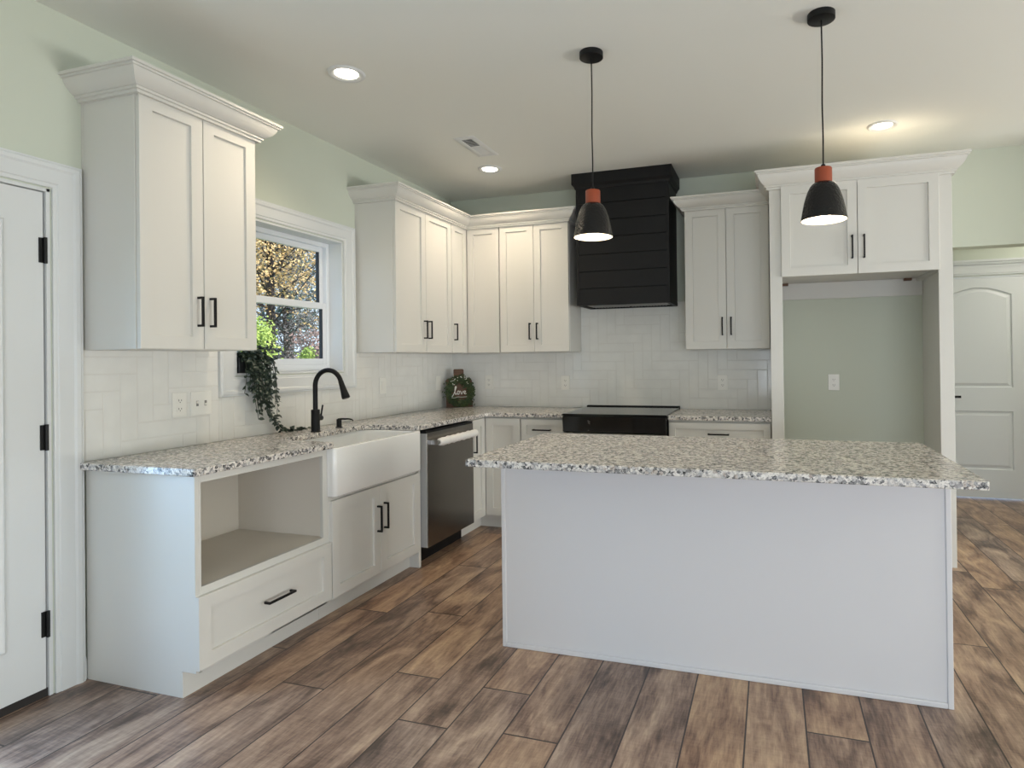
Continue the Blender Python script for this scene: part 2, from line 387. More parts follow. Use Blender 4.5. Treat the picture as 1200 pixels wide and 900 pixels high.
s_ = MB(); D_(s_, -.05, -.006, ya, ly0, za, zb); D_(s_, -.05, -.006, ly1, yb, za, zb); D_(s_, -.05, -.006, ly0, ly1, za, lz0); D_(s_, -.05, -.006, ly0, ly1, lz1, zb)
leaf = s_.build('door_slab', 'trim', d1)
fr = MB(); fr.sweep([(ly0, lz0), (ly0, lz1), (ly1, lz1), (ly1, lz0)][::-1], [(-.012, -.02), (-.012, .004), (-.004, .008), (.010, .006), (.018, .010), (.026, .004), (.026, -.006), (0, -.006)],
                    lambda p, q, h: (h, p - DY1, q), closed=True); fr.build('glass_frame', 'trim', leaf, smooth=35)
g = MB(); D_(g, -.032, -.024, ly0, ly1, lz0, lz1); g.build('pane', 'glass', leaf)
for hz in (1.784, 1.034, .289):
    h = MB(); D_(h, -.006, .003, DY1 - .022, DY1 - .012, hz - .05, hz + .05); D_(h, -.007, -.001, DY1 - .036, DY1 - .022, hz - .05, hz + .05)
    h.lathe([(.0065, -.052), (.0065, .052)], (.005, -.018, hz), 12); h.build('hinge', 'black', d1)
s_ = MB(); D_(s_, -.055, -.004, DY0 + .015, DY1 - .015, .0, .032); s_.build('door_sill', 'sweep', d1)

# hall door: two panels, arched top panel
d2 = struct(empty('door_2', (HDX0, HY, 0)))
c = MB(); c.sweep([(0 - .006, 0), (-.006, HDZ + .006), (HDX1 - HDX0 + .006, HDZ + .006), (HDX1 - HDX0 + .006, 0)][::-1],
                  [(o, t) for o, t in CAS], lambda p, q, h: (p, -h, q))
c.box(-.125, HDX1 - HDX0 + .125, -.036, 0, HDZ + .105, HDZ + .125).box(-.13, HDX1 - HDX0 + .13, -.045, 0, HDZ + .125, HDZ + .145)
c.build('door_casing', 'trim', d2, smooth=35)
def arch_pts(x0, x1, z0, z1, rise, n=12):
    p = [(x0, z0), (x1, z0)]
    for i in range(n + 1):
        a = i / n; p.append((x1 + (x0 - x1) * a, z1 - rise + rise * math.sin(PI * a)))
    return p
def moulded_slab(w, z0, z1, panels, th=.035):
    """door slab face at y=0 (towards -y) with raised panels cut in by stepped rings"""
    bm = bmesh.new()
    outer = [bm.verts.new(p) for p in ((0, 0, z0), (w, 0, z0), (w, 0, z1), (0, 0, z1))]
    es = [bm.edges.new((outer[i], outer[(i + 1) % 4])) for i in range(4)]
    loops = []
    for pts in panels:
        vs = [bm.verts.new((p[0], 0, p[1])) for p in pts]
        es += [bm.edges.new((vs[i], vs[(i + 1) % len(vs)])) for i in range(len(vs))]; loops.append((pts, vs))
    bmesh.ops.triangle_fill(bm, use_beauty=True, use_dissolve=False, edges=es)
    for pts, vs in loops:
        cset = set(vs)
        for fc in [fc for fc in bm.faces if all(v in cset for v in fc.verts)]: bm.faces.remove(fc)
        cx = sum(p[0] for p in pts) / len(pts); cz = (min(p[1] for p in pts) + max(p[1] for p in pts)) / 2
        hw = max(abs(p[0] - cx) for p in pts); hz = max(abs(p[1] - cz) for p in pts)
        prev = vs
        for ins, dep in ((.006, .011), (.018, .011), (.042, .003)):
            k1, k2 = 1 - ins / hw, 1 - ins / hz
            nv = [bm.verts.new((cx + (p[0] - cx) * k1, dep, cz + (p[1] - cz) * k2)) for p in pts]
            for i in range(len(pts)):
                q = (i + 1) % len(pts); bm.faces.new((prev[i], prev[q], nv[q], nv[i]))
            prev = nv
        bm.faces.new(prev)
    bk = [bm.verts.new((v.co.x, th, v.co.z)) for v in outer]; bm.faces.new(bk)
    for i in range(4): bm.faces.new((outer[i], outer[(i + 1) % 4], bk[(i + 1) % 4], bk[i]))
    bmesh.ops.recalc_face_normals(bm, faces=bm.faces)
    me = bpy.data.meshes.new('door_slab'); bm.to_mesh(me); bm.free(); me.materials.append(M['trim'])
    return me
w = HDX1 - HDX0 - .03
sl = bpy.data.objects.new('door_slab', moulded_slab(w, .012, HDZ - .018, [arch_pts(.115, w - .115, 1.02, 1.94, .07), arch_pts(.115, w - .115, .27, .805, 0, 2)]))
COL.objects.link(sl); sl.parent = d2; sl.location = (.015, -.004, 0)
kb = MB(); kb.lathe([(.03, 0), (.03, .008), (.01, .01), (.01, .045)], (.075, 0, .935), 16, 'y'); kb.v = [(x, -y - .004, z) for x, y, z in kb.v]
kb.box(.065, .225, -.058, -.046, .925, .947); kb.build('door_handle', 'black', d2, bevel=.001)
j = MB(); j.box(0, .014, -.002, .13, 0, HDZ).box(HDX1 - HDX0 - .014, HDX1 - HDX0, -.002, .13, 0, HDZ).box(0, HDX1 - HDX0, -.002, .13, HDZ - .014, HDZ); j.build('door_jamb', 'trim', d2)
BBP = [(0, 0), (0, .012), (.085, .012), (.094, .010), (.1, .005), (.1, 0)]
def base(name, a, bpt):   # baseboard on a wall, wall on the left of travel
    m = MB(); m.sweep([a, bpt], [(.013, 0), (.013, .082), (.009, .095), (.004, .10), (0, .10), (0, 0)], lambda x, y, h: (x, y, h)); return struct(m.build(name, 'trim'))
base('baseboard_left', (0, -3.166), (0, -3.157))
base('baseboard_hall', (HX0, HY), (HDX0 - .112, HY)); base('baseboard_hall_right', (HDX1 + .112, HY), (RX, HY))
base('baseboard_hall_side', (HX0, .14), (HX0, HY - .02))

# tiled backsplash: straight herringbone, tile 1 x 4
def backsplash(name, parent, regions, along, a0, z0, at):
    WT, n, g = .0755, 4, .0009
    m = MB(); gr = MB()
    for (p0, p1, q0, q1) in regions:
        if along == 'x': gr.box(p0, p1, at, at - .0072, q0, q1)
        else: gr.box(at, at + .0072, p0, p1, q0, q1)
        lo_u, hi_u = (p0 - a0) / WT, (p1 - a0) / WT; lo_v, hi_v = (q0 - z0) / WT, (q1 - z0) / WT
        def tile(u, v, du, dv):
            A, B = max(p0, a0 + u * WT + g), min(p1, a0 + (u + du) * WT - g); C_, D = max(q0, z0 + v * WT + g), min(q1, z0 + (v + dv) * WT - g)
            if B - A < .004 or D - C_ < .004: return
            i = .002
            tz = random.uniform(-.0003, .0003)
            if along == 'x':
                f = [(A, at - .0035, C_), (B, at - .0035, C_), (B, at - .0035, D), (A, at - .0035, D)]; h = [(A + i, at - .0085 + tz, C_ + i), (B - i, at - .0085, C_ + i), (B - i, at - .0085 - tz, D - i), (A + i, at - .0085, D - i)]
            else:
                f = [(at + .0035, A, C_), (at + .0035, B, C_), (at + .0035, B, D), (at + .0035, A, D)]; h = [(at + .0085 + tz, A + i, C_ + i), (at + .0085, B - i, C_ + i), (at + .0085 - tz, B - i, D - i), (at + .0085, A + i, D - i)]
            m.add(f + h, [(4, 5, 6, 7), (0, 1, 5, 4), (1, 2, 6, 5), (2, 3, 7, 6), (3, 0, 4, 7)])
        for a in range(-80, 80):
            for k in range(-30, 31):
                u, v = a + k * n, a - k * n
                if lo_u - 6 < u < hi_u + 6 and lo_v - 8 < v < hi_v + 6:
                    tile(u, v, n, 1); tile(u, v + 1, 1, n)
    t_ = m.build(name, 'tile', parent, fix=True)
    gr.build('grout', 'grout', t_)
backsplash('tile_backsplash', wall_back, [(0.009, 2.775, .914, 1.385), (1.235, 2.155, 1.385, 1.78)], 'x', 1.687 - 8 * .0755, 1.075 - 0 * .0755, 0)
backsplash('tile_backsplash', wall_left, [(-3.166, WY0 - .112, .914, 1.385), (WY0 - .112, WY1 + .112, .914, WZ0 - .112), (WY1 + .112, 0, .914, 1.385)], 'y', -2.93, .979, 0)

# ------------------------------------------------------------------ cabinets
def pull(parent, x, z, yf, ln=.135, vert=True):
    """square bar pull on a face at yf"""
    m = MB(); h = ln / 2; s_ = .005
    if vert:
        m.box(x - s_, x + s_, yf - .033, yf - .024, z - h, z + h)
        for q in (z - h, z + h - .01): m.box(x - s_, x + s_, yf - .026, yf + .0, q, q + .01)
    else:
        m.box(x - h, x + h, yf - .033, yf - .024, z - s_, z + s_)
        for q in (x - h, x + h - .01): m.box(q, q + .01, yf - .026, yf + .0, z - s_, z + s_)
    return m.build('handle', 'black', parent, bevel=.001)
UZ0, UZ1, DT = 1.385, 2.44, .02
CROWN = [(0, .0), (.016, .0), (.016, .012), (.025, .013), (.025, .023), (.031, .024), (.040, .031), (.051, .040), (.060, .051), (.067, .063), (.072, .077), (.080, .078), (.080, .086), (.088, .087), (.088, .099), (0, .099)]
def carcass(m, x0, x1, d, z0, z1, y1=0): m.box(x0, x1, -d, y1, z0, z1)
def upper(name, root, w, nd, label, hand):
    b_ = MB(); carcass(b_, 0, w, .305, UZ0, UZ1 + .02, -.012)
    for q in (0, w - .012): MB().box(q, q + .012, -.0115, -.0005, UZ0, UZ1).build('scribe_strip', 'cab', root)
    body = b_.build('cabinet_box', 'cab', root, bevel=.0015)
    gap = .0035; dw = (w - gap * (nd + 1)) / nd
    for k in range(nd):
        x0 = gap + k * (dw + gap)
        dr = MB().shaker(x0, x0 + dw, UZ0 + .002, UZ1 - .002, -.327).build('door', 'cab', root)
        side = hand[k]
        pull(dr, x0 + (dw - .03 if side == 'r' else .03), 1.555, -.327)
    return body
# A: tall wall cabinet left of the window
yA, wA = -3.155, .600
A = empty('upper_cabinet', (0, yA, 0), Q, 'white two-door shaker wall cabinet left of the window, nearest the camera', 'cabinet')
upper('wall_cabinet', A, wA, 2, '', 'rl')
MB().sweep([(0, 0), (0, -.327), (wA, -.327), (wA, 0)], CROWN, lambda x, y, h: (x, y, UZ1 - .012 + h)).build('crown_molding', 'cab', A, smooth=18)
# B: wall cabinet right of the window
yB, wB = -1.363, .778
B = empty('upper_cabinet', (0, yB, 0), Q, 'white two-door shaker wall cabinet just right of the window', 'cabinet')
upper('wall_cabinet', B, wB, 2, '', 'rl')
MB().sweep([(0, 0), (0, -.327), (wB + .001, -.327)], CROWN, lambda x, y, h: (x, y, UZ1 - .012 + h)).build('crown_molding', 'cab', B, smooth=18)
# corner cabinet
yC = yB + wB + .002; xC = .624
Cc = empty('corner_upper_cabinet', (0, 0, 0), 0, 'white L-shaped corner wall cabinet with two narrow doors above the wreath sign', 'cabinet')
MB().prism([(.012, yC), (.305, yC), (.305, -.305), (xC, -.305), (xC, -.012), (.012, -.012)], 'z', UZ0, UZ1 + .02).build('cabinet_box', 'cab', Cc, bevel=.0015)
dm = MB().shaker(yC + .003, -.330, UZ0 + .002, UZ1 - .002, -.327); dm.v = [(-y, x, z) for x, y, z in dm.v]
dr = dm.build('door', 'cab', Cc)
h = pull(dr, yC + .033, 1.555, -.327); h.data.transform(Matrix.Rotation(Q, 4, 'Z'))
MB().shaker(.330, xC - .003, UZ0 + .002, UZ1 - .002, -.327).build('door', 'cab', Cc)
MB().sweep([(.327, yC), (.327, -.327), (xC + .002, -.327)], CROWN, lambda x, y, h: (x, y, UZ1 - .012 + h)).build('crown_molding', 'cab', Cc, smooth=18)
# C: wall cabinet left of hood
xD, wD = xC + .004, 1.235 - xC - .004
Dd = empty('upper_cabinet', (xD, 0, 0), 0, 'white two-door shaker wall cabinet directly left of the black hood', 'cabinet')
upper('wall_cabinet', Dd, wD, 2, '', 'rl')
MB().sweep([(-.001, -.327), (wD - .007, -.327), (wD - .007, 0)], CROWN, lambda x, y, h: (x, y, UZ1 - .012 + h)).build('crown_molding', 'cab', Dd, smooth=18)
# E: wall cabinet right of hood
xE, wE = 2.157, .612
Ee = empty('upper_cabinet', (xE, 0, 0), 0, 'white two-door shaker wall cabinet between the black hood and the refrigerator alcove', 'cabinet')
upper('wall_cabinet', Ee, wE, 2, '', 'rl')
MB().sweep([(0, 0), (0, -.327), (wE + .002, -.327)], CROWN, lambda x, y, h: (x, y, UZ1 - .012 + h)).build('crown_molding', 'cab', Ee, smooth=18)

# refrigerator alcove surround
FX0, FX1, FY = 2.772, 3.857, -.655
F = empty('refrigerator_surround', (FX0, 0, 0), 0, 'tall white cabinet surround framing the empty green refrigerator alcove', 'cabinet')
fw_ = FX1 - FX0; st = .079
for x0, x1 in ((0, .036), (fw_ - .036, fw_)): MB().box(x0, x1, FY + .019, 0, 0, UZ1 + .03).build('side_panel', 'cab', F, bevel=.0015)
for x0, x1 in ((0, st), (fw_ - st, fw_)): MB().box(x0, x1, FY, FY + .019, 0, UZ1 + .03).build('stile', 'cab', F, bevel=.0015)
FZ = 1.862
b_ = MB(); b_.box(.037, fw_ - .037, FY + .022, -.002, FZ + .02, UZ1 + .03); b_.box(st, fw_ - st, FY + .003, FY + .02, FZ + .004, UZ1 + .03)
b_.box(fw_ - .075, fw_ - .037, FY + .022, -.02, FZ + .0, FZ + .02).box(.037, .075, FY + .022, -.02, FZ, FZ + .02)
b_.build('cabinet_box', 'cab', F, bevel=.0015)
MB().box(.037, fw_ - .037, -.02, 0, 1.758, FZ + .019).build('mounting_rail', 'cab', F, bevel=.001)
for x0 in (.082, fw_ - .16):
    o = MB().box(x0, x0 + .05, -.05, -.021, FZ + .002, FZ + .02).build('corner_block', 'board', F); o['label'] = 'brown wooden corner block'
dw = (fw_ - 2 * st + .008) / 2
for k in range(2):
    x0 = st - .004 + k * (dw + .002)
    dr = MB().shaker(x0, x0 + dw - .002, FZ - .006, UZ1 + .022, FY - .019).build('door', 'cab', F)
    pull(dr, x0 + (dw - .034 if k == 0 else .034), 2.028, FY - .019, .15)
CR2 = [(o * 1.0, h * 1.22) for o, h in CROWN]
MB().sweep([(0, 0), (0, FY), (fw_, FY), (fw_, 0)], CR2, lambda x, y, h: (x, y, UZ1 + .026 + h - .02)).build('crown_molding', 'cab', F, smooth=18)

# ---- base cabinets
CZ0, CZ1, TK, BD = .884, .914, .1, .61
def toe_side(m, x0, x1, d=BD):     # side panel with toe notch
    m.prism([(-.012, 0), (-.012, CZ0), (-d, CZ0), (-d, TK + .005), (-d + .076, TK + .005), (-d + .076, 0)], 'x', x0, x1)
# microwave base
yM, wM = -3.155, .763
Mw = empty('base_cabinet', (0, yM, 0), Q, 'white base cabinet with open microwave niche above one wide drawer', 'cabinet')
b_ = MB(); toe_side(b_, 0, .018); toe_side(b_, wM - .018, wM)
b_.box(.018, wM - .018, -BD + .076 + .012, -BD + .076, 0, TK).box(.018, wM - .018, -BD, -.012, TK, TK + .018)
ox0, ox1, oz0, oz1 = .028, .722, .437, .850
b_.box(.018, ox0, -BD, -BD + .019, TK, CZ0).box(ox1, wM - .018, -BD, -BD + .019, TK, CZ0)
b_.box(ox0, ox1, -BD, -BD + .019, oz1, CZ0).box(ox0, ox1, -BD, -BD + .019, TK, oz0)
b_.build('cabinet_box', 'cab', Mw, bevel=.001)
n_ = MB(); n_.box(.018, wM - .018, -BD + .019, -.012, oz0 - .018, oz0).box(.018, wM - .018, -.05, -.030, oz0, CZ0)
n_.box(.018, .024, -BD + .019, -.03, oz0, CZ0).box(wM - .024, wM - .018, -BD + .019, -.03, oz0, CZ0)
o = n_.build('niche_lining', 'cabin', Mw); o['label'] = 'beige lining of the microwave niche'
dr = MB().shaker(-.001, wM - .004, .118, .405, -BD - .02).build('drawer', 'cab', Mw)
pull(dr, .40, .264, -BD - .02, .16, False)
MB().box(.0, wM, -BD + .068, -BD + .0755, 0, TK + .002).build('toe_kick', 'cab', Mw, bevel=.001)
# sink base
yS, wS = yM + wM + .001, .834
S = empty('sink_base_cabinet', (0, yS, 0), Q, 'white two-door base cabinet under the farmhouse sink', 'cabinet')
b_ = MB(); toe_side(b_, 0, .018); toe_side(b_, wS - .018, wS)
b_.box(.018, wS - .018, -BD, -.012, TK, TK + .018).box(.018, wS - .018, -.018, -.012, TK, .6)
b_.box(.018, wS - .018, -BD, -BD + .019, .605, .632).box(wS - .03, wS, -BD, -BD + .019, TK, CZ0)
b_.build('cabinet_box', 'cab', S, bevel=.001)
MB().box(0, wS, -BD + .068, -BD + .0755, 0, TK + .002).build('toe_kick', 'cab', S, bevel=.001)
dw = .404
for k in range(2):
    x0 = .003 + k * (dw + .003)
    dr = MB().shaker(x0, x0 + dw, .115, .612, -BD - .02).build('door', 'cab', S)
    pull(dr, x0 + (dw - .03 if k == 0 else .03), .430 if k == 0 else .436, -BD - .02, .15)
MB().box(wS - .002, wS + .024, -BD, -.01, 0, CZ0).build('end_panel', 'cab', S, bevel=.001)
# corner base
yK0, xK1 = -.868, .926
K = empty('corner_base_cabinet', (0, 0, 0), 0, 'white L-shaped corner base cabinet with folding doors beside the dishwasher', 'cabinet')
b_ = MB(); b_.prism([(0.01, yK0), (.61, yK0), (.61, -.61), (xK1, -.61), (xK1, -.01), (.01, -.01)], 'z', TK, CZ0)
b_.build('cabinet_box', 'cab', K, bevel=.001)
MB().prism([(.01, yK0), (.54, yK0), (.54, -.54), (xK1, -.54), (xK1, -.01), (.01, -.01)], 'z', 0, TK).build('toe_kick', 'cab', K)
dm = MB().shaker(yK0 + .003, -.634, .115, .872, -.631); dm.v = [(-y, x, z) for x, y, z in dm.v]; dr = dm.build('door', 'cab', K)
h = pull(dr, yK0 + .04, .70, -.631, .15); h.data.transform(Matrix.Rotation(Q, 4, 'Z'))
MB().shaker(.634, xK1 - .002, .115, .872, -.631).build('door', 'cab', K)
# drawer bases either side of the range
def drawer_base(x0, w, label, px):
    r = empty('drawer_base_cabinet', (x0, 0, 0), 0, label, 'cabinet')
    b_ = MB(); b_.box(0, w, -BD, -.01, TK, CZ0); b_.build('cabinet_box', 'cab', r, bevel=.001)
    MB().box(0, w, -BD + .076, -.01, 0, TK).build('toe_kick', 'cab', r)
    for z0, z1 in ((.708, .868), (.414, .702), (.115, .408)):
        dr = MB().shaker(.004, w - .004, z0, z1, -BD - .02, st=.045 if z1 > .8 else .057).build('drawer', 'cab', r)
        pull(dr, w / 2 + px, (z0 + z1) / 2 + .002, -BD - .02, .145, False)
drawer_base(.930, .358, 'white drawer base cabinet between the corner cabinet and the black range', .0)
drawer_base(2.068, .700, 'white drawer base cabinet between the black range and the refrigerator alcove', 0)

# ---- countertops
def rc(cx, cy, r, a0, a1, n=6): return [(cx + r * math.cos(math.radians(a0 + (a1 - a0) * i / n)), cy + r * math.sin(math.radians(a0 + (a1 - a0) * i / n))) for i in range(n + 1)]
CX = .648; cy0, cy1, cxb = -2.372, -1.612, .262
poly = [(0.009, -3.186)] + rc(CX - .012, -3.186 + .012, .012, -90, 0) + rc(CX - .035, cy0 - .035, .035, 0, 90) + [(cxb + .05, cy0)]
poly += [(cxb + .02, cy0 + .008), (cxb, cy0 + .04)] + [(cxb, cy1 - .04), (cxb + .02, cy1 - .008), (cxb + .05, cy1)]
poly += rc(CX - .02, cy1 + .02, .02, -90, 0) + [(CX, -CX - .02), (CX + .006, -CX - .006), (CX + .02, -CX), (1.289, -CX), (1.289, -.009), (.009, -.009)]
tag(MB().prism(poly, 'z', CZ0, CZ1).build('countertop', 'granite', None, bevel=.004), 'long L-shaped speckled granite countertop around the farmhouse sink and corner', 'countertop')
tag(MB().box(2.066, 2.771, -CX, -.009, CZ0, CZ1).build('countertop', 'granite', None, bevel=.004), 'short speckled granite countertop right of the black range', 'countertop')

# ---- farmhouse sink
def rrect(x0, x1, y0, y1, r, n=6):
    return rc(x1 - r, y0 + r, r, -90, 0, n) + rc(x1 - r, y1 - r, r, 0, 90, n) + rc(x0 + r, y1 - r, r, 90, 180, n) + rc(x0 + r, y0 + r, r, 180, 270, n)
sy0, sy1, sx1 = -2.402, -1.594, .660
def loops(m, ls):
    n = len(ls[0][0]); b = len(m.v); vs = []; fs = []
    for pts, z in ls: vs += [(p[0], p[1], z) for p in pts]
    for k in range(len(ls) - 1):
        for i in range(n):
            j = (i + 1) % n; fs.append((k * n + i, k * n + j, (k + 1) * n + j, (k + 1) * n + i))
    fs.append(tuple(range(n))[::-1]); fs.append(tuple(range((len(ls) - 1) * n, len(ls) * n)))
    m.add(vs, fs)
zt = .8825; ax = .6115; ty0, ty1 = -2.383, -1.602
def t_outline(i):     # T-shaped plan: wide apron in front, narrower tub behind
    return [(.19 + i, ty0 + i), (ax + i, ty0 + i), (ax + i, sy0 + i)] + rc(sx1 - .022, sy0 + .022, .022 - i, -90, 0, 6) + rc(sx1 - .022, sy1 - .022, .022 - i, 0, 90, 6) + [(ax + i, sy1 - i), (ax + i, ty1 - i), (.19 + i, ty1 - i)]
I_ = lambda i, r: rrect(.232 + i, sx1 - .030 - i, ty0 + .028 + i, ty1 - .028 - i, r)
bm = bmesh.new()
def ring_(pts, z): return [bm.verts.new((p[0], p[1], z)) for p in pts]
def bridge_(a, b_):
    n = len(a)
    for i in range(n): bm.faces.new((a[i], a[(i + 1) % n], b_[(i + 1) % n], b_[i]))
og = [ring_(t_outline(i), z) for i, z in ((.006, .634), (.0, .641), (0, zt - .007), (.002, zt - .002), (.006, zt))]
for k in range(4): bridge_(og[k], og[k + 1])
bm.faces.new(og[0])
ig = [ring_(I_(i, r), z) for i, r, z in ((-.006, .05, zt), (-.001, .05, zt - .003), (0, .05, zt - .01), (.006, .05, .69), (.02, .05, .672), (.05, .05, .666))]
for k in range(5): bridge_(ig[k], ig[k + 1])
bm.faces.new(ig[5])
def loop_edges(vs): return [e_ for e_ in (bm.edges.get((vs[i], vs[(i + 1) % len(vs)])) for i in range(len(vs)))]
rim = bmesh.ops.triangle_fill(bm, use_beauty=True, use_dissolve=False, edges=loop_edges(og[4]) + loop_edges(ig[0]))
iset = set(ig[0])
for fc in [fc for fc in bm.faces if len(fc.verts) == 3 and all(v in iset for v in fc.verts)]: bm.faces.remove(fc)
bmesh.ops.recalc_face_normals(bm, faces=bm.faces)
me = bpy.data.meshes.new('farmhouse_sink'); bm.to_mesh(me); bm.free(); me.materials.append(M['fireclay'])
for p_ in me.polygons: p_.use_smooth = True
me.set_sharp_from_angle(angle=math.radians(50))
s_o = bpy.data.objects.new('farmhouse_sink', me); COL.objects.link(s_o)
tag(s_o, 'white apron front farmhouse sink set into the granite counter', 'sink')
dn = MB(); dn.lathe([(.055, .666), (.055, .669), (.04, .668), (.03, .6665)], (.42, -2.01, 0), 24); o = dn.build('drain', 'steel', s_o, smooth=40)

# ---- faucet and dispenser
fx, fy = .215, -2.02
Fa = empty('faucet', (fx, fy, CZ1), 0, 'matte black gooseneck faucet behind the farmhouse sink', 'faucet')
MB().lathe([(.028, 0), (.028, .006), (.0245, .008), (.0245, .128), (.022, .131)], (0, 0, 0), 24).build('faucet_body', 'black', Fa, smooth=40)
R_ = .092; pts = [(0, 0, .13), (0, 0, .2)] + [(R_ - R_ * math.cos(math.radians(11 * i)), 0, .270 + R_ * math.sin(math.radians(11 * i))) for i in range(16)]
MB().tube(pts, .0135, 14).build('gooseneck', 'black', Fa, smooth=40)
p = Vector(pts[-1]); d = (Vector(pts[-1]) - Vector(pts[-2])).normalized()
MB().tube([p - d * .004, p + d * .02, p + d * .05, p + d * .085, p + d * .098, p + d * .102], [.0145, .0155, .018, .0225, .0235, .019], 16).build('spray_head', 'black', Fa, smooth=40)
hm = MB(); hm.lathe([(.015, .018), (.015, .05), (.012, .054)], (0, 0, .078), 18, 'y'); hm.tube([(.0, .044, .085), (.006, .046, .12), (.012, .048, .155)], [.006, .005, .0045], 8)
hm.build('handle', 'black', Fa, smooth=40)
Sd = empty('soap_dispenser', (.198, -1.793, CZ1), 0, 'small matte black soap dispenser right of the faucet', 'dispenser')
MB().lathe([(.021, 0), (.021, .005), (.0155, .007), (.0155, .05), (.013, .053)], (0, 0, 0), 20).build('dispenser_body', 'black', Sd, smooth=40)
MB().tube([(-.006, 0, .050), (.02, 0, .054), (.06, .01, .054), (.082, .016, .050), (.09, .018, .042)], [.007, .0055, .005, .0045, .004], 8).build('spout', 'black', Sd, smooth=40)

# ---- dishwasher
Dw = empty('dishwasher', (0, -1.526, 0), Q, 'dark stainless dishwasher with white wrapped bar handle', 'dishwasher')
ww = .652
MB().box(.004, ww - .004, -.585, -.02, .10, .872).build('tub', 'slot', Dw)
MB().box(.004, ww - .004, -.655, -.587, .118, .858).build('door', 'dsteel', Dw, bevel=.004)
MB().box(.0025, .0038, -.651, -.59, .122, .854).build('door_edge', 'edge', Dw)
MB().box(.004, ww - .004, -.650, -.587, .859, .872).build('control_strip', 'black', Dw, bevel=.001)
MB().box(.01, ww - .01, -.55, -.02, 0, .1).build('toe_panel', 'black', Dw)
hb = MB(); hz = .792
hb.box(.052, .08, -.70, -.655, hz - .014, hz + .014).box(ww - .08, ww - .052, -.70, -.655, hz - .014, hz + .014); hb.tube([(.045, -.70, hz), (ww - .045, -.70, hz)], .0125, 14)
hd = hb.build('handle', 'steel', Dw, smooth=40)
tb = []; rr = []
for i in range(41):
    q = .078 + (ww - .085 - .04) * i / 40; tb.append((q, -.70, hz + .001 * math.sin(i * 1.7))); rr.append((.0255 + .0022 * math.sin(i * 2.3) + .0016 * math.sin(i * 5.1)) * (.75 if i in (0, 40) else 1))
o = MB().tube(tb, rr, 16).build('foam_sleeve', 'foam', hd, smooth=60); o['label'] = 'white protective sleeve on the handle'

# ---- range
RG = empty('range', (1.294, 0, 0), 0, 'black slide-in electric range with glass cooktop under the hood', 'range')
rw = .768
MB().box(.003, rw - .003, -.63, -.03, .03, .885).build('oven_body', 'black', RG, bevel=.002)
MB().prism([(-.03, .905), (-.03, .928), (-.69, .921), (-.69, .905)], 'x', -.004, rw + .004).build('cooktop', 'bglass', RG, bevel=.002)
MB().box(-.004, rw + .004, -.052, -.012, .9, .936).build('rear_vent_trim', 'black', RG, bevel=.002)
cp = MB(); cp.prism([(-.632, .78), (-.694, .788), (-.70, .904), (-.632, .904)], 'x', 0, rw); cpo = cp.build('control_panel', 'bglass', RG, bevel=.003)
for (dx, dz) in [(.195, .872), (.205, .866), (.196, .858), (.205, .851), (.195, .802)]:
    yy = -.694 - (.006 * (dz - .788) / .116) - .0008; MB().box(dx, dx + .008, yy, yy + .002, dz - .002, dz + .002).build('touch_mark', 'mark', cpo)
dr = MB().box(.003, rw - .003, -.668, -.632, .21, .768).build('oven_door', 'bglass', RG, bevel=.003)
hb = MB(); hb.box(.05, .075, -.715, -.668, .735, .76).box(rw - .075, rw - .05, -.715, -.668, .735, .76).tube([(.035, -.715, .748), (rw - .035, -.715, .748)], .013, 14); hb.build('handle', 'steel', dr, smooth=40)
MB().box(.002, rw - .002, -.675, -.632, .768, .778).build('trim_strip', 'steel', RG)
MB().box(.003, rw - .003, -.66, -.632, .05, .2).build('storage_drawer', 'black', RG, bevel=.003)

# ---- hood
HD = empty('range_hood', (1.322, 0, 0), 0, 'matte black shiplap range hood rising to the ceiling above the range', 'hood')
hw, hd_ = .732, .392; hz0 = 1.742
m = MB(); zs = [hz0 + .03]; z = 1.872
bounds = [hz0 + .028, 1.872, 2.005, 2.138, 2.271, 2.404, 2.537, 2.70]
for k in range(len(bounds) - 1): m.box(.018, hw - .018, -hd_, -hd_ + .016, bounds[k] + (.003 if k else 0), bounds[k + 1] - (.003 if k < len(bounds) - 2 else 0))
m.box(.0, hw, -hd_ + .010, -.004, hz0 + .028, 2.70)
m.box(0, .022, -hd_ - .003, -hd_ + .02, hz0 + .028, 2.70).box(hw - .022, hw, -hd_ - .003, -hd_ + .02, hz0 + .028, 2.70)
m.build('shiplap_body', 'hood', HD, bevel=.0012)
MB().sweep([(0, -.004), (0, -hd_), (hw, -hd_), (hw, -.004)], [(0, 2.655), (.006, 2.655), (.012, 2.672), (.028, 2.692), (.028, CEIL - .001), (0, CEIL - .001)], lambda x, y, h: (x, y, h)).build('top_trim', 'hood', HD, bevel=.001)
MB().sweep([(0, -.004), (0, -hd_), (hw, -hd_), (hw, -.004)], [(-.03, hz0), (.002, hz0), (.002, hz0 + .03), (-.03, hz0 + .03)], lambda x, y, h: (x, y, h)).box(.03, hw - .03, -.034, -.004, hz0, hz0 + .03).build('bottom_frame', 'hood', HD, bevel=.001)
li = MB(); li.box(.035, hw - .035, -hd_ + .032, -.036, hz0 + .012, hz0 + .027)
for k in range(2):
    x0 = .06 + k * .31
    for i in range(12): li.box(x0 + i * .025, x0 + i * .025 + .014, -hd_ + .07, -.06, hz0 + .006, hz0 + .010)
o = li.build('vent_insert', 'steel', HD); o['label'] = 'stainless vent insert under the hood'

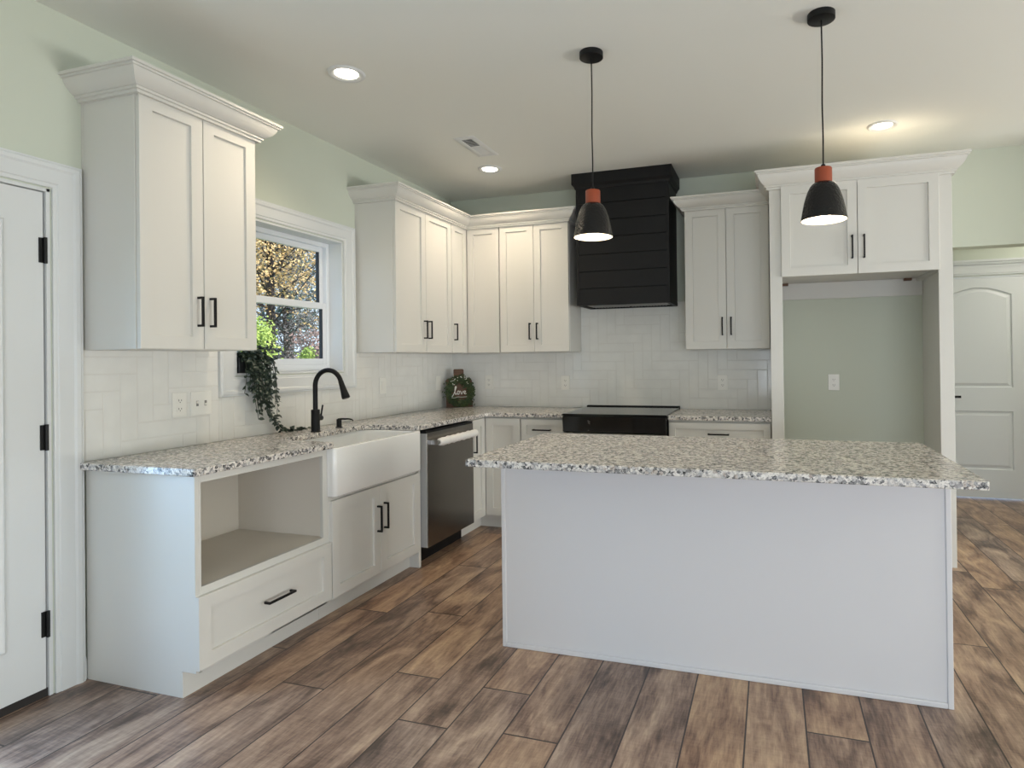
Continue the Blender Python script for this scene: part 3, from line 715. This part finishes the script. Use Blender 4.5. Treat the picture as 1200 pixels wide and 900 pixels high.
# ---- island
JX0, JX1, JY, JYB = 1.575, 3.408, -2.389, -1.80
IS = empty('kitchen_island', ((JX0 + JX1) / 2, JY, 0), 0, 'large white paneled kitchen island base in the foreground', 'island')
ox = -(JX0 + JX1) / 2; hw2 = (JX1 - JX0) / 2
MB().box(-hw2 + .004, hw2 - .004, .004, JYB - JY - .05, 0, CZ0).build('cabinet_box', 'panel', IS, bevel=.001)
MB().box(-hw2 + .004, hw2 - .004, 0.0, .006, 0, CZ0).build('back_panel', 'panel', IS)
for x0 in (-hw2, hw2 - .02): MB().box(x0, x0 + .02, -.008, .02, 0, CZ0).build('corner_trim', 'panel', IS, bevel=.003)
MB().box(-hw2 + .02, hw2 - .02, -.009, .0, 0, .022).build('base_trim', 'panel', IS, bevel=.004)
for x0, wd in ((-hw2 + .03, .58), (-hw2 + .615, .58), (-hw2 + 1.2, .6)):
    dr = MB(); dr.shaker(x0, x0 + wd, .115, .872, 0); dr.v = [(x, JYB - JY - .03 - y, z) for x, y, z in dr.v]; dr.build('door', 'panel', IS)
tag(MB().box(1.565, 3.439, -2.722, -1.778, CZ0, CZ1).build('island_countertop', 'granite', None, bevel=.004), 'large speckled granite slab overhanging the white island', 'countertop')

# ------------------------------------------------------------------ outlets and switches
def outlet(name, loc, rz, label, cat, kind, group=None, w=.078):
    r = empty(name, loc, rz, label, cat, group)
    MB().box(-w / 2, w / 2, -.006, 0, -.06, .06).build('cover_plate', 'plastic', r, bevel=.002)
    if kind == 'duplex':
        for s_ in (-1, 1):
            rcp = MB(); rcp.prism(rrect(-.017, .017, s_ * .0205 - .014, s_ * .0205 + .014, .008, 4), 'y', -.0085, -.004); ro = rcp.build('receptacle', 'plastic', r)
            sl_ = MB(); zc = s_ * .0205
            sl_.box(-.008, -.0055, -.0092, -.008, zc - .003, zc + .006).box(.0055, .008, -.0092, -.008, zc - .002, zc + .005); sl_.lathe([(.0025, .008), (.0025, .0092)], (0, 0, 0), 8, 'y')
            n = 16; sl_.v[-n:] = [(x, -y, z + zc - .008) for x, y, z in sl_.v[-n:]]
            sl_.build('slots', 'slot', ro)
    elif kind == 'switch2':
        for cx in (-.0235, .0235):
            MB().box(cx - .005, cx + .005, -.016, -.005, -.011 if cx > 0 else 0, .0 if cx > 0 else .012).build('toggle', 'plastic', r, bevel=.001)
            k = MB().box(cx - .0065, cx + .0065, -.0068, -.005, -.0135, .0135); k.build('toggle_slot', 'mark', r)
    else:
        MB().box(-.017, .017, -.0095, -.005, -.034, .034).build('rocker', 'plastic', r, bevel=.002)
tt = .0088
outlet('outlet', (tt, -2.723, 1.122), Q, 'white duplex outlet on the tiles under the near wall cabinet, left of the double switch', 'outlet', 'duplex', w=.075)
outlet('light_switch', (tt, -2.603, 1.122), Q, 'white double toggle switch plate beside the window casing', 'switch', 'switch2', w=.118)
outlet('light_switch', (tt, -1.073, 1.143), Q, 'white single rocker plate on the tiles right of the faucet', 'switch', 'rocker')
outlet('light_switch', (tt, -.275, 1.13), Q, 'white plate on the left wall tiles just left of the wreath sign', 'switch', 'rocker')
outlet('outlet', (.372, -tt, 1.128), 0, 'white duplex outlet on the tiles just right of the wreath sign', 'outlet', 'duplex')
outlet('outlet', (1.09, -tt, 1.122), 0, 'white duplex outlet on the tiles left of the range', 'outlet', 'duplex')
outlet('outlet', (2.404, -tt, 1.126), 0, 'white duplex outlet on the tiles right of the range', 'outlet', 'duplex')
outlet('outlet', (3.22, 0, 1.127), 0, 'white duplex outlet on the green wall inside the refrigerator alcove', 'outlet', 'duplex')

# ------------------------------------------------------------------ pendants, downlights, vent
def pendant(x, y, label):
    r = empty('pendant_light', (x, y, CEIL), 0, label, 'pendant light', 'pendants over the island')
    MB().lathe([(.052, -.028), (.056, -.026), (.056, 0)], (0, 0, 0), 32).build('canopy', 'black', r, smooth=40)
    MB().tube([(0, 0, -.028), (.0015, 0, -.2), (-.001, 0, -.38), (.001, 0, -.52), (0, 0, -.65)], .0032, 8).build('cord', 'black', r, smooth=60)
    MB().lathe([(.008, -.64), (.012, -.652), (.014, -.655)], (0, 0, 0), 16).build('cord_grip', 'black', r, smooth=40)
    MB().lathe([(.033, -.718), (.035, -.716), (.035, -.658), (.033, -.655)], (0, 0, 0), 28).build('wooden_neck', 'copper', r, smooth=40)
    prof = [(.036, -.717), (.047, -.724), (.056, -.736), (.064, -.752), (.071, -.772), (.078, -.796), (.084, -.824), (.089, -.852), (.0935, -.876)]
    MB().lathe([(.002, -.7165)] + prof + [(.0915, -.876), (.087, -.853)], (0, 0, 0), 48, cap=False).build('shade', 'shade', r, smooth=60)
    MB().lathe([(a_ - .0024, b_ - .0004) for a_, b_ in prof[::-1]] + [(.002, -.7195)], (0, 0, 0), 48, cap=False).build('shade_lining', 'shadein', r, smooth=60)
    bl = MB().lathe([(.004, -.866), (.02, -.863), (.034, -.852), (.042, -.834), (.043, -.815), (.036, -.79), (.022, -.765), (.015, -.752), (.015, -.725)], (0, 0, 0), 24).build('bulb', 'bulb', r, smooth=60)
    return r
pendant(1.979, -2.205, 'black dome pendant with a wooden neck hanging in front of the black hood')
pendant(2.995, -2.205, 'black dome pendant with a wooden neck hanging before the cabinet over the refrigerator alcove')
def downlight(x, y, label, watts=30):
    r = empty('recessed_light', (x, y, CEIL), 0, label, 'ceiling light', 'recessed ceiling lights')
    MB().lathe([(.0565, -.0015), (.062, -.004), (.076, -.011), (.086, -.009), (.092, -.0005), (.056, -.0005)], (0, 0, 0), 40, cap=False).build('trim_ring', 'trim', r, smooth=60)
    MB().lathe([(.002, -.0035), (.056, -.0035), (.056, -.0008)], (0, 0, 0), 36).build('lens', 'lens', r)
    l_ = light('downlight_beam', 'SPOT', (x, y, CEIL - .035), watts, (1, .83, .62), spot_size=math.radians(150), spot_blend=.9, shadow_soft_size=.03)
for x, y, lb in [(.754, -2.404, 'round recessed downlight in the ceiling nearest the left wall cabinet by the door'), (.755, -.755, 'round recessed downlight in the ceiling beside the air vent'),
                 (3.46, -.725, 'round recessed downlight in the ceiling before the cabinet over the refrigerator alcove')]: downlight(x, y, lb, 15 if x > 3 else 30)
light('hall_fill', 'AREA', (5.6, .8, CEIL - .02), 22, (1, .95, .86), size=.5)  # unseen fill light added to brighten the dark hall
V = empty('ceiling_vent', (.883, -1.232, CEIL), 0, 'white rectangular ceiling air vent behind the recessed downlights', 'vent')
m = MB(); m.sweep([(-.038, -.152), (.038, -.152), (.038, .160), (-.038, .160)], [(-.002, -.001), (-.002, -.0045), (.004, -.006), (.020, -.006), (.036, -.003), (.038, -.0005)], lambda x, y, h: (x, y, h), closed=True)
m.box(-.04, .04, -.014, .0, -.005, -.001); m.build('vent_frame', 'trim', V)
MB().box(-.04, .04, -.154, .162, -.0012, -.0004).build('dark_duct_plate', 'slot', V)  # flat dark plate, its colour stands in for the shade inside the duct
lv = MB()
for i in range(6): lv.box(-.038, .038, -.138 + i * .021, -.1368 + i * .021, -.0034, -.0012)
lv.build('louvers', 'trim', V)
lv = MB()
for i in range(11):
    y = .006 + i * .014; lv.prism([(y - .005, -.0014), (y + .006, -.0048), (y + .0066, -.0044), (y - .004, -.0012)], 'x', -.038, .038)
lv.build('louvers', 'trim', V)

# ------------------------------------------------------------------ plant on the window sill
def leaf_into(m, p, d, n, ln, wd):
    d = d.normalized(); s_ = d.cross(n); s_ = s_.normalized() if s_.length > 1e-4 else d.orthogonal().normalized(); n = s_.cross(d).normalized()
    v = [p, p + d * ln * .3 + s_ * wd * .42 + n * wd * .1, p + d * ln * .65 + s_ * wd * .40 + n * wd * .08, p + d * ln - n * ln * .12,
         p + d * ln * .65 - s_ * wd * .40 + n * wd * .08, p + d * ln * .3 - s_ * wd * .42 + n * wd * .1, p + d * ln * .4, p + d * ln * .7]
    m.add(v, [(0, 1, 6), (1, 2, 7, 6), (2, 3, 7), (0, 6, 5), (6, 7, 4, 5), (7, 3, 4)])
rp = random.Random(11)
PL = empty('trailing_plant', (-.036, -2.318, WZ0 + .012), 0, 'dark green trailing plant in a black pot on the window sill', 'plant')
pm = MB(); loops(pm, [(rrect(-.040, .040, -.042, .042, .006, 3), 0.0005), (rrect(-.044, .044, -.046, .046, .006, 3), .086), (rrect(-.041, .041, -.043, .043, .006, 3), .086), (rrect(-.041, .041, -.043, .043, .006, 3), .076)])
pm.build('pot', 'pot', PL, bevel=.001)
MB().box(-.039, .039, -.041, .041, .070, .078).build('soil', 'soil', PL)
fol = MB(); stm = MB()
org = Vector((-.036, -2.318, WZ0 + .012))
def trail(pts, nl, r=.0016, ln=.033):
    P_ = []
    for k in range(len(pts) - 1):
        for i in range(8):
            t = i / 8; P_.append(pts[k].lerp(pts[k + 1], t))
    P_.append(pts[-1])
    for _ in range(3): P_ = [P_[0]] + [(P_[i - 1] + P_[i] * 2 + P_[i + 1]) / 4 for i in range(1, len(P_) - 1)] + [P_[-1]]
    stm.tube(P_, r, 5)
    for i in range(nl):
        t = (i + rp.random()) / nl * (len(P_) - 1.01); k = int(t); p = P_[k].lerp(P_[k + 1], t - k)
        d = (P_[k + 1] - P_[k]).normalized(); side = Vector((rp.uniform(-.25, 1), rp.uniform(-1, 1), rp.uniform(-.35, .45)))
        dd = (d * .5 + side).normalized(); nn = Vector((.7, 0, .7)) + Vector((rp.uniform(-.5, .5), rp.uniform(-.5, .5), rp.uniform(-.3, .3)))
        leaf_into(fol, p, dd, nn, ln * rp.uniform(.75, 1.2), ln * rp.uniform(.55, .75))
for i in range(34):     # upright and arching shoots
    a = rp.uniform(-1, 1); b0 = Vector((rp.uniform(-.02, .03), rp.uniform(-.03, .03), .075))
    tip = b0 + Vector((rp.uniform(-.01, .085), a * .10 + .07, rp.uniform(.005, .075)))
    trail([b0, (b0 + tip) / 2 + Vector((0, 0, .03)), tip, tip + Vector((.012, a * .03, -.015))], 8)
ZC = CZ1 - org.z        # counter level in plant frame
for i in range(34):     # cascading stems
    u = rp.random(); yo = -.05 + .22 * u; b0 = Vector((.02 + rp.uniform(-.02, .015), rp.uniform(-.03, .035), .075))
    ed = Vector((.078 + rp.uniform(0, .02), yo * .9 + rp.uniform(-.01, .02), .065 + rp.uniform(-.01, .02)))
    drop = rp.choice([.12, .17, .2, .24, .27, .30]); yb_ = ed.y * (.75 if drop > .2 else 1) + (.05 if drop > .2 else rp.uniform(-.03, .02))
    pts = [b0, (b0 + ed) / 2 + Vector((0, 0, .04)), ed, Vector((ed.x + .012, (ed.y + yb_) / 2, ed.z - drop * .5)), Vector((ed.x + .004, yb_, ed.z - drop))]
    trail(pts, int(8 + drop * 46))
for i in range(4):      # longest strands reaching and lying on the counter
    o1 = rp.uniform(-.01, .02); L0 = Vector((.08, .03 + o1, .07)); z_ = ZC + .014
    trail([Vector((.02, .0, .075)), L0 + Vector((0, 0, .02)), Vector((.094, .06 + o1, -.10)), Vector((.094, .11 + o1, -.24)), Vector((.098, .15 + o1, z_ + .05)), Vector((.105, .19 + o1, z_)), Vector((.11, .25 + o1 * 2, z_ - .002)), Vector((.118 + o1, .32 + .05 * i * .5, z_ - .004))], 34)
trail([Vector((.02, -.02, .075)), Vector((.08, -.02, .08)), Vector((.09, .0, -.06)), Vector((.092, .02, -.18)), Vector((.094, .035, -.26))], 12)
for m_ in (fol, stm): m_.v = [(x, y, max(z, ZC + .003)) for x, y, z in m_.v]
fol.build('foliage', 'leaf', PL, fix=False, smooth=80); stm.build('stems', 'stem', PL)

# ------------------------------------------------------------------ wreath sign in the corner
SG = empty('wreath_sign', (.150, -.150, CZ1), math.radians(40), 'brown board sign with green wreath and white script in the corner', 'sign')
bw, bh = .115, .252
out = [(-bw, 0), (bw, 0), (bw, bh - .02), (bw - .012, bh - .004), (bw - .03, bh), (.046, bh), (.044, bh + .012), (.044, bh + .075), (.036, bh + .082), (-.036, bh + .082), (-.044, bh + .075), (-.044, bh + .012), (-.046, bh), (-bw + .03, bh), (-bw + .012, bh - .004), (-bw, bh - .02)]
TL = .10      # lean
def lean(x, y, z): return (x, y + z * TL, z)
bd = MB().prism(out, 'y', -.009, .009); bd.v = [lean(*p_) for p_ in bd.v]; bd.build('board', 'board', SG, bevel=.002)
wm = MB(); br = MB(); rs = random.Random(5)
for i in range(950):
    a = rs.uniform(0, 2 * PI); rr_ = .098 + rs.gauss(0, .017); p_ = Vector((math.cos(a) * rr_ * 1.0, -.022 + rs.uniform(-.014, .008), .135 + math.sin(a) * rr_ * 1.12))
    d = Vector((-math.sin(a) + rs.uniform(-.9, .9), rs.uniform(-1, .1), math.cos(a) + rs.uniform(-.9, .9)))
    p_ = Vector(lean(*p_)); 
    if p_.z < .012: p_.z = .012
    leaf_into(wm, p_, d, Vector((0, -1, .3)), rs.uniform(.016, .026), rs.uniform(.010, .016))
wm.v = [(x, y, max(z, .001)) for x, y, z in wm.v]
ring = MB(); ring.tube([lean(math.cos(a) * .098, -.018, .135 + math.sin(a) * .108) for a in [2 * PI * k / 32 for k in range(33)]], .007, 8)
wr_ = wm.build('wreath', 'wreath', SG, fix=False, smooth=80); ring.build('wreath_ring', 'stem', wr_)
for i in range(20):
    a = rs.uniform(.2 * PI, .8 * PI); rr_ = .1 + rs.gauss(0, .016)
    c_ = lean(math.cos(a) * rr_, -.05, .14 + math.sin(a) * rr_ * 1.12)
    MB().lathe([(.0008, -.0042), (.0032, -.003), (.0044, 0), (.0032, .003), (.0008, .0042)], c_, 8).build('berry', 'berry', wr_, smooth=80)
# script word "love"
lt = MB()
def stroke(pts, r=.0032):
    P_ = [Vector(lean(x, -.046, z)) for x, z in pts]
    for _ in range(2):
        Qs = [P_[0]]
        for k in range(len(P_) - 1): Qs += [P_[k].lerp(P_[k + 1], .25), P_[k].lerp(P_[k + 1], .75)]
        P_ = Qs + [P_[-1]]
    lt.tube(P_, r, 6)
lx, lz = -.072, .108
def S_(pts): return [(lx + x, lz + z) for x, z in pts]
stroke(S_([(0, -.012), (.014, .006), (.036, .058), (.040, .074), (.030, .076), (.026, .05), (.026, .016), (.032, .004), (.044, .014)]), .0038)
stroke(S_([(.060, .036), (.048, .034), (.044, .016), (.052, .004), (.062, .010), (.064, .028), (.058, .036), (.070, .030)]))
stroke(S_([(.070, .030), (.076, .036), (.080, .008), (.086, .006), (.096, .034), (.104, .030)]))
stroke(S_([(.104, .014), (.118, .022), (.120, .034), (.110, .036), (.104, .020), (.110, .006), (.126, .012)]))
stroke(S_([(-.006, -.020), (.02, -.026), (.05, -.014), (.08, -.020), (.13, -.016)]), .0022)
lt.build('lettering', 'lettering', SG, smooth=60)

# ------------------------------------------------------------------ outdoors through the kitchen window
struct(MB().box(-60, -.5, -25, 60, -.75, -.6).build('ground', 'ground'))
rt = random.Random(3)
def quad_leaf(m, p, d, n, ln, wd):
    d = d.normalized(); s_ = d.cross(n); s_ = s_.normalized() if s_.length > 1e-4 else d.orthogonal().normalized()
    m.add([p, p + d * ln * .5 + s_ * wd * .5 + n * wd * .1, p + d * ln, p + d * ln * .5 - s_ * wd * .5 + n * wd * .1], [(0, 1, 2), (0, 2, 3)])
def tree(name, x, y, h, rad, crown0, lf, nleaf, lsz, label, cat='tree', trunk=.12, bare=14, group=None, gz=-.6, sc=.2):
    r = empty(name, (x, y, gz), 0, label, cat, group)
    tk = MB(); 
    tk.tube([(0, 0, 0), (rt.uniform(-.1, .1), rt.uniform(-.1, .1), h * .4), (rt.uniform(-.2, .2), rt.uniform(-.2, .2), h * .9)], [trunk, trunk * .75, trunk * .2], 8)
    tips = []
    for i in range(bare):
        t = crown0 + (1 - crown0) * rt.random() * .95; z = h * t; a = rt.uniform(0, 2 * PI); rr_ = rad * (1.15 - .75 * (t - crown0) / (1 - crown0)) * rt.uniform(.6, 1)
        e_ = Vector((math.cos(a) * rr_, math.sin(a) * rr_, z + rt.uniform(-.1, .35) * rad)); s0 = Vector((0, 0, z * .92))
        mid = s0.lerp(e_, .5) + Vector((rt.uniform(-.1, .1), rt.uniform(-.1, .1), .12 * rad))
        tk.tube([s0, mid, e_], [trunk * .16, trunk * .10, trunk * .04], 5); tips += [(s0.lerp(e_, .45), .5), (mid, .6), (s0.lerp(e_, .8), .8), (e_, 1)]
    tk.build('trunk', 'bark', r, smooth=60)
    fm = MB()
    for i in range(nleaf):
        c_, k = rt.choice(tips); p_ = c_ + Vector((rt.gauss(0, 1), rt.gauss(0, 1), rt.gauss(0, .8))) * rad * sc
        quad_leaf(fm, p_, Vector((rt.uniform(-1, 1), rt.uniform(-1, 1), rt.uniform(-1, .6))), Vector((rt.uniform(-.6, 1), rt.uniform(-1, .6), rt.uniform(0, 1))), lsz * rt.uniform(.7, 1.3), lsz * rt.uniform(.5, .8))
    fm.build('foliage', lf, r, fix=False)
G = 'trees outside the kitchen window'
tree('maple_tree', -8.2, 6.4, 7.6, 3.0, .40, 'leaf_gold', 27000, .07, 'golden autumn tree filling the upper window pane', group=G, trunk=.12, bare=70, sc=.10)
tree('pine_tree', -14.4, 13.6, 11, 2.0, .10, 'leaf_pine', 9000, .14, 'blue green pine far behind the golden tree at the right of the window', group=G, trunk=.16, bare=60, sc=.12)
tree('pine_tree', -18.6, 10.2, 11, 2.0, .10, 'leaf_pine', 9000, .14, 'blue green pine far behind the golden tree at the left of the window', group=G, trunk=.16, bare=60, sc=.12)
tree('bare_tree', -11.2, 10.0, 6.0, 2.6, .22, 'leaf_grey', 11000, .07, 'grey thinly leaved tree in the lower window pane', group=G, trunk=.10, bare=110, sc=.10)
tree('lime_shrub', -3.58, 1.2, 2.5, .50, .1, 'leaf_lime', 9000, .045, 'bright lime green shrub at the lower left of the window', 'shrub', trunk=.03, bare=40, sc=.13)
tree('lime_shrub', -2.98, 1.5, 2.2, .26, .1, 'leaf_lime', 5000, .04, 'small lime green shrub at the lower middle of the window', 'shrub', trunk=.02, bare=30, sc=.13)
tree('plum_shrub', -4.72, 3.6, 2.5, .62, .1, 'leaf_plum', 9000, .05, 'dusty plum shrub right of the lime shrub outside', 'shrub', trunk=.03, bare=50, sc=.12)
